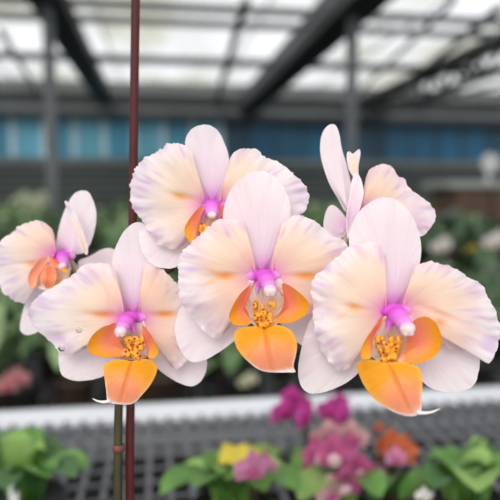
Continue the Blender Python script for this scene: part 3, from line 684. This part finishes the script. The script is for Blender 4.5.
far_bloom(248, 383, 1.58, .02, bloom_mats(rgb(206, 206, 176), rgb(190, 180, 130)), 'cream flowering orchid behind the rail under the middle lip', 2)
far_bloom(30, 206, 8.6, .14, bloom_mats(rgb(200, 206, 180), rgb(170, 180, 120)), 'pale cream flowering orchid far away before the dark net wall', 4)

# ------------------------------------------------------------------ the greenhouse
YW = 14.0
M_FLOOR = mat('floor_dark_concrete', rgb(16, 17, 17), .95, .3, 1.5)
def struct(name, bm, m, parent=None, smooth=False):
    o = link(name, fin(bm, smooth), m, parent)
    if not parent: o['kind'] = 'structure'
    return o
XL, XR_, YN = -9.0, 17.0, -1.5
bm = bmesh.new(); box(bm, XL, XR_, YN-1.5, YW+.3, -.1, 0); struct('floor', bm, M_FLOOR)
# glazing
def glaze(name, base, lo, hi, sx, sy):
    m = bpy.data.materials.new(name); m.use_nodes = True; n = m.node_tree.nodes; l = m.node_tree.links
    n.remove(n['Principled BSDF'])
    tc = n.new('ShaderNodeTexCoord'); mp = n.new('ShaderNodeMapping'); mp.inputs['Scale'].default_value = (sx, sy, 1)
    nz = n.new('ShaderNodeTexNoise'); nz.inputs['Scale'].default_value = 1; nz.inputs['Detail'].default_value = 4
    l.new(tc.outputs['Object'], mp.inputs[0]); l.new(mp.outputs[0], nz.inputs['Vector'])
    rp = n.new('ShaderNodeValToRGB'); l.new(nz.outputs['Fac'], rp.inputs[0])
    e = rp.color_ramp.elements; e[0].position = .33; e[1].position = .68; e[0].color = (*lo, 1); e[1].color = (*hi, 1)
    me = e.new(.45); me.color = (*base, 1)
    t = n.new('ShaderNodeBsdfTransparent'); l.new(rp.outputs[0], t.inputs[0])
    d = n.new('ShaderNodeBsdfTranslucent'); d.inputs[0].default_value = (.7, .72, .72, 1)
    mx = n.new('ShaderNodeMixShader'); mx.inputs[0].default_value = .12
    l.new(t.outputs[0], mx.inputs[1]); l.new(d.outputs[0], mx.inputs[2]); l.new(mx.outputs[0], n['Material Output'].inputs[0])
    return m
M_ROOF = glaze('roof_glazing', (.70, .71, .70), (.52, .52, .42), (.90, .91, .94), .9, .3)
M_SIDE = glaze('side_glazing', (.45, .5, .5), (.30, .36, .34), (.6, .64, .66), .5, .5)
ZR = onY(50, 98, YW).z
bm = bmesh.new(); vs = [bm.verts.new(v) for v in ((XL, YN, ZR+.12), (XR_, YN, ZR+.12), (XR_, YW, ZR+.12), (XL, YW, ZR+.12))]; bm.faces.new(vs); struct('ceiling', bm, M_ROOF)
M_STEEL = mat('dark_steel', rgb(52, 54, 56), .6, .2, 4, metal=.2); M_STEELG = mat('grey_steel', rgb(112, 117, 120), .6, .12, 4, metal=.2); M_STEELD = mat('black_steel', rgb(34, 34, 36), .6, .2, 4)
M_STEELM = mat('mid_steel', rgb(92, 96, 98), .6, .15, 4)
tn = [0]
def trim(bm, m):
    tn[0] += 1; return struct(f'trim_{tn[0]}', bm, m)
# eave girder across the end: dark top chord, grey gutter face, dark lower chord
zt, zb = onY(50, 97, YW-.3).z, onY(50, 117, YW-.3).z
for (a, b, m, yo) in ((.72, 1.0, M_STEEL, .0), (.34, .72, M_STEELG, .06), (0, .34, M_STEEL, -.02)):
    bm = bmesh.new(); box(bm, XL, XR_, YW-.35+yo, YW-.08, zb+(zt-zb)*a, zb+(zt-zb)*b); trim(bm, m)
# main beams running away from the camera
def ybeam(px, py, w, h, m, face=None):
    c = onY(px, py, YW-.3); z1 = ZR+.08
    bm = bmesh.new(); box(bm, c.x-w/2, c.x+w/2, YN, YW-.35, z1-h, z1); trim(bm, m)
    return c.x
xl = ybeam(104, 98, .36, .20, M_STEELD); 
xr_ = ybeam(248, 106, .40, .36, M_STEELD)
bm = bmesh.new(); box(bm, xr_-.212, xr_-.20, YN, YW-.4, ZR-.14, ZR-.06); trim(bm, M_STEELG)
x3 = ybeam(362, 114, .24, .16, M_STEELD)
x0_ = ybeam(-60, 92, .3, .2, M_STEELD)
# lattice under the third beam
bm = bmesh.new(); y = 3.0; zz = ZR-.06
bar(bm, Vector((x3, 2.6, zz-.34)), Vector((x3, YW-.4, zz-.34)), .10)
k = 0
while y < YW-.8:
    bar(bm, Vector((x3, y, zz-.34*(k % 2))), Vector((x3, y+.35, zz-.34*((k+1) % 2))), .05); y += .35; k += 1
trim(bm, M_STEEL)
# purlins across
for (py, w) in ((62, .13), (9, .035), (24, .02)):
    c = onZ(150, py, ZR); bm = bmesh.new(); box(bm, XL, XR_, c.y-w/2, c.y+w/2, ZR-.02, ZR+.08); trim(bm, M_STEEL if w > .1 else M_STEELM)
# glazing bars along the roof
x = XL+.3
while x < XR_:
    bm = bmesh.new(); box(bm, x-.009, x+.009, YN, YW-.1, ZR+.09, ZR+.11); trim(bm, M_STEELM); x += 2.0
# braces lying under the roof
for (a, b, w, m) in (((0, 30), (37, 92), .06, M_STEELM), ((246, 0), (216, 103), .09, M_STEELM), ((500, 8), (375, 108), .09, M_STEELM), ((505, 84), (385, 112), .08, M_STEEL), ((455, 0), (350, 100), .03, M_STEELM)):
    bm = bmesh.new(); bar(bm, onZ(*a, ZR-.02), onZ(*b, ZR-.02), w, .06); trim(bm, m)
# posts
def post(px, X, w, m):
    r = ray(px, 120); t = X/r.x; Y = r.y*t
    bm = bmesh.new(); box(bm, X-w/2, X+w/2, Y-w/2, Y+w/2, 0, ZR-.1); trim(bm, m)
    return Y
yl = post(51, xl, .11, M_STEELM); yr = post(351, xr_, .10, M_STEELM)
# end wall
M_WALL = mat('end_wall_dark', rgb(40, 46, 44), .9, .2, 2); M_NET = mat('dark_net', rgb(60, 66, 62), .95, .3, 3, stretch=(1, 1, 8)); M_GREYB = mat('grey_sill', rgb(104, 110, 112), .7, .12, 3)
z_b0, z_b1 = onY(50, 157, YW).z, onY(50, 117, YW).z
bm = bmesh.new(); box(bm, XL, XR_, YW, YW+.1, 0, ZR+.4); struct('wall_back', bm, M_WALL)
win = None
def bluemat(nm, c): return mat(nm, c, .45, .22, 1.2, stretch=(2, 1, .6))
M_BLUES = [bluemat('blue_panel_light', rgb(92, 162, 186)), bluemat('blue_panel_mid', rgb(62, 138, 168)), bluemat('blue_panel_deep', rgb(16, 88, 122)), bluemat('blue_panel_dark', rgb(22, 66, 90))]
M_MUL = mat('pale_mullion', rgb(176, 204, 212), .6, .1, 3)
bm = bmesh.new(); box(bm, XL, XR_, YW-.06, YW-.005, z_b0-.16, z_b0)
win = struct('window_1', bm, M_GREYB)
pitch = onY(44, 140, YW).x-onY(13, 140, YW).x
xw = onY(13, 140, YW).x - pitch*8; i = 0
while xw < XR_-pitch:
    f = (xw-onY(0, 140, YW).x)/(onY(500, 140, YW).x-onY(0, 140, YW).x)
    mi = (i % 2) if f < .38 else (2 + (0 if i % 5 else 1))
    bm = bmesh.new(); box(bm, xw+.06, xw+pitch-.06, YW-.05, YW-.005, z_b0, z_b1+.06); link('pane', fin(bm, False), M_BLUES[mi], win)
    if f < .45:
        bm = bmesh.new(); box(bm, xw-.06, xw+.06, YW-.075, YW-.003, z_b0, z_b1+.06); link('mullion', fin(bm, False), M_MUL, win)
    else:
        bm = bmesh.new(); box(bm, xw-.06, xw+.06, YW-.075, YW-.003, z_b0, z_b1+.06); link('mullion', fin(bm, False), M_BLUES[3], win)
    xw += pitch; i += 1
# netting with horizontal cords below the blue band
bm = bmesh.new(); box(bm, XL, XR_, YW-.03, YW-.002, .9, z_b0-.17); struct('wall_net', bm, M_NET)
zz = 1.0
while zz < z_b0-.2:
    bm = bmesh.new(); box(bm, XL, XR_, YW-.07, YW-.03, zz, zz+.05); trim(bm, M_GREYB if int(zz*10) % 2 else M_STEELM); zz += .17
# side walls
for nm, X in (('wall_left', XL), ('wall_right', XR_)):
    bm = bmesh.new(); vs = [bm.verts.new(v) for v in ((X, YN, 0), (X, YW, 0), (X, YW, ZR+.12), (X, YN, ZR+.12))]; bm.faces.new(vs); struct(nm, bm, M_SIDE)

# brown cabinet on the right with a pale worktop
M_BROWN = mat('brown_board', rgb(88, 68, 54), .8, .2, 5, stretch=(4, 4, .5)); M_TOP = mat('pale_worktop', rgb(150, 154, 148), .6, .08, 3)
yc = 4.72; ca, cb = onY(449, 200, yc), onY(560, 200, yc); zt_ = onY(475, 181, yc).z
cab = empty('storage_cabinet', ((ca.x+cb.x)/2, yc+.3, 0), 'brown storage cabinet with a pale grey top at the far right', 'cabinet')
bm = bmesh.new(); box(bm, ca.x+.05, cb.x, yc+.02, yc+.45, 0.06, zt_-.06, .01); link('carcass', fin(bm, False), M_BROWN, cab)
bm = bmesh.new(); box(bm, ca.x-.03, cb.x+.05, yc-.04, yc+.48, zt_-.06, zt_, .01); link('worktop', fin(bm, False), M_TOP, cab)
n = 3; w = (cb.x-ca.x-.05)/n
for k in range(n):
    bm = bmesh.new(); box(bm, ca.x+.05+w*k+.015, ca.x+.05+w*(k+1)-.015, yc-.005, yc+.02, .1, zt_-.08, .004); d = link('door', fin(bm, False), M_BROWN, cab)
    bm = bmesh.new(); box(bm, ca.x+.05+w*(k+1)-.07, ca.x+.05+w*(k+1)-.05, yc-.03, yc-.005, 1.0, 1.15, .004); link('handle', fin(bm, False), M_STEELG, d)
bm = bmesh.new(); box(bm, ca.x+.1, cb.x-.05, yc+.06, yc+.4, 0, .06); link('plinth', fin(bm, False), M_STEELD, cab)
# white round fan standing on the cabinet
fc = onY(490, 163, yc+.2); fan = empty('electric_fan', (fc.x, fc.y, zt_), 'small white round electric fan standing on the brown cabinet', 'fan')
bm = bmesh.new(); lathe(bm, [(.05, 0), (.05, .01), (.015, .018), (.009, .025), (.009, fc.z-zt_-.02)], (fc.x, fc.y+.025, zt_), 20); link('stand', fin(bm), M_WHT, fan)
bm = bmesh.new()
for rr in (.082, .068, .054, .04, .026):
    pts = [Vector((fc.x+rr*cos(a*PI/12), fc.y-.01, fc.z+rr*sin(a*PI/12))) for a in range(25)]
    tube(bm, pts, [.004, .004], n=6, cnt=40, cap=False)
for a in range(24): bar(bm, Vector((fc.x, fc.y-.014, fc.z)), Vector((fc.x+.08*cos(a*PI/12), fc.y-.01, fc.z+.08*sin(a*PI/12))), .003)
link('grille', fin(bm), M_WHT, fan)
bm = bmesh.new(); blob(bm, Vector((fc.x, fc.y+.02, fc.z)), .02, .02, .025)
for a in range(4):
    q = a*PI/2+.4; d = Vector((cos(q), 0, sin(q))); e = Vector((-sin(q), .35, cos(q))); o_ = Vector((fc.x, fc.y+.01, fc.z))
    bm.faces.new([bm.verts.new(o_+d*.012-e*.01), bm.verts.new(o_+d*.068-e*.022), bm.verts.new(o_+d*.07+e*.022), bm.verts.new(o_+d*.012+e*.012)])
link('blade', fin(bm), M_WHT, fan)

# ------------------------------------------------------------------ droplets sit on the front-left petal surface
bpy.context.view_layer.update()
dg = bpy.context.evaluated_depsgraph_get()
for x, y, r, lab in DROP_OBJS:
    d = ray(x, y).normalized()
    ok, loc, nrm, *_ = bpy.context.scene.ray_cast(dg, CAM, d)
    if not ok or (loc-CAM).length > .4: continue
    if nrm.dot(d) > 0: nrm = -nrm
    s = nrm.cross(UP).normalized(); u = s.cross(nrm)
    bm = bmesh.new(); blob(bm, loc+nrm*r*.2*S, r*S, r*.85*S, r*.5*S, axes=(s, u, nrm), seg=16)
    o = link('water_droplet', fin(bm), M_WATER); tag(o, lab, 'water droplet', 'water droplets on the front left flower')

# plants of the rows behind that nothing of the view reaches (even with the big orchid away) are left out
def root_of(o):
    while o.parent: o = o.parent
    return o
bpy.context.view_layer.update(); dg = bpy.context.evaluated_depsgraph_get(); seen = {}
for iy in range(1, 500, 4):
    for ix in range(-14, 514, 4):
        d = ray(ix, iy).normalized(); o_ = CAM.copy()
        for _ in range(14):
            ok, loc, nrm, fi, ob, mw = bpy.context.scene.ray_cast(dg, o_, d)
            if not ok: break
            r_ = root_of(ob)
            if r_.name == hero.name or (loc-CAM).length < .45: o_ = loc+d*.0005; continue
            seen[r_.name] = seen.get(r_.name, 0)+1; break
gone = [o for o in C.objects if not o.parent and str(o.get('group', '')).startswith('green orchids') and seen.get(o.name, 0) < 2]
gone += [c for o in gone for c in o.children]
for o in gone[::-1]: bpy.data.objects.remove(o)

# ------------------------------------------------------------------ light
w = bpy.data.worlds.new('overcast'); bpy.context.scene.world = w; w.use_nodes = True
n = w.node_tree.nodes; l = w.node_tree.links
bg = n['Background']; bg.inputs['Strength'].default_value = 1.3
tc = n.new('ShaderNodeTexCoord'); sx = n.new('ShaderNodeSeparateXYZ'); rp = n.new('ShaderNodeValToRGB')
l.new(tc.outputs['Generated'], sx.inputs[0]); l.new(sx.outputs['Z'], rp.inputs[0]); l.new(rp.outputs[0], bg.inputs['Color'])
rp.color_ramp.elements[0].color = (.9, .92, .95, 1); rp.color_ramp.elements[0].position = 0
rp.color_ramp.elements[1].color = (1, .99, .98, 1); rp.color_ramp.elements[1].position = .6
sun = bpy.data.lights.new('hazy_sun', 'SUN'); sun.energy = 1.75; sun.angle = math.radians(35); sun.color = (1, .97, .93)
so = bpy.data.objects.new('hazy_sun', sun); C.objects.link(so)
so.rotation_euler = (math.radians(52), 0, math.radians(-25))
sc = bpy.context.scene
sc.view_settings.view_transform = 'Standard'; sc.view_settings.look = 'None'; sc.view_settings.exposure = 0; sc.view_settings.gamma = 1
sc.cycles.max_bounces = 8; sc.cycles.transparent_max_bounces = 8; sc.cycles.use_denoising = True
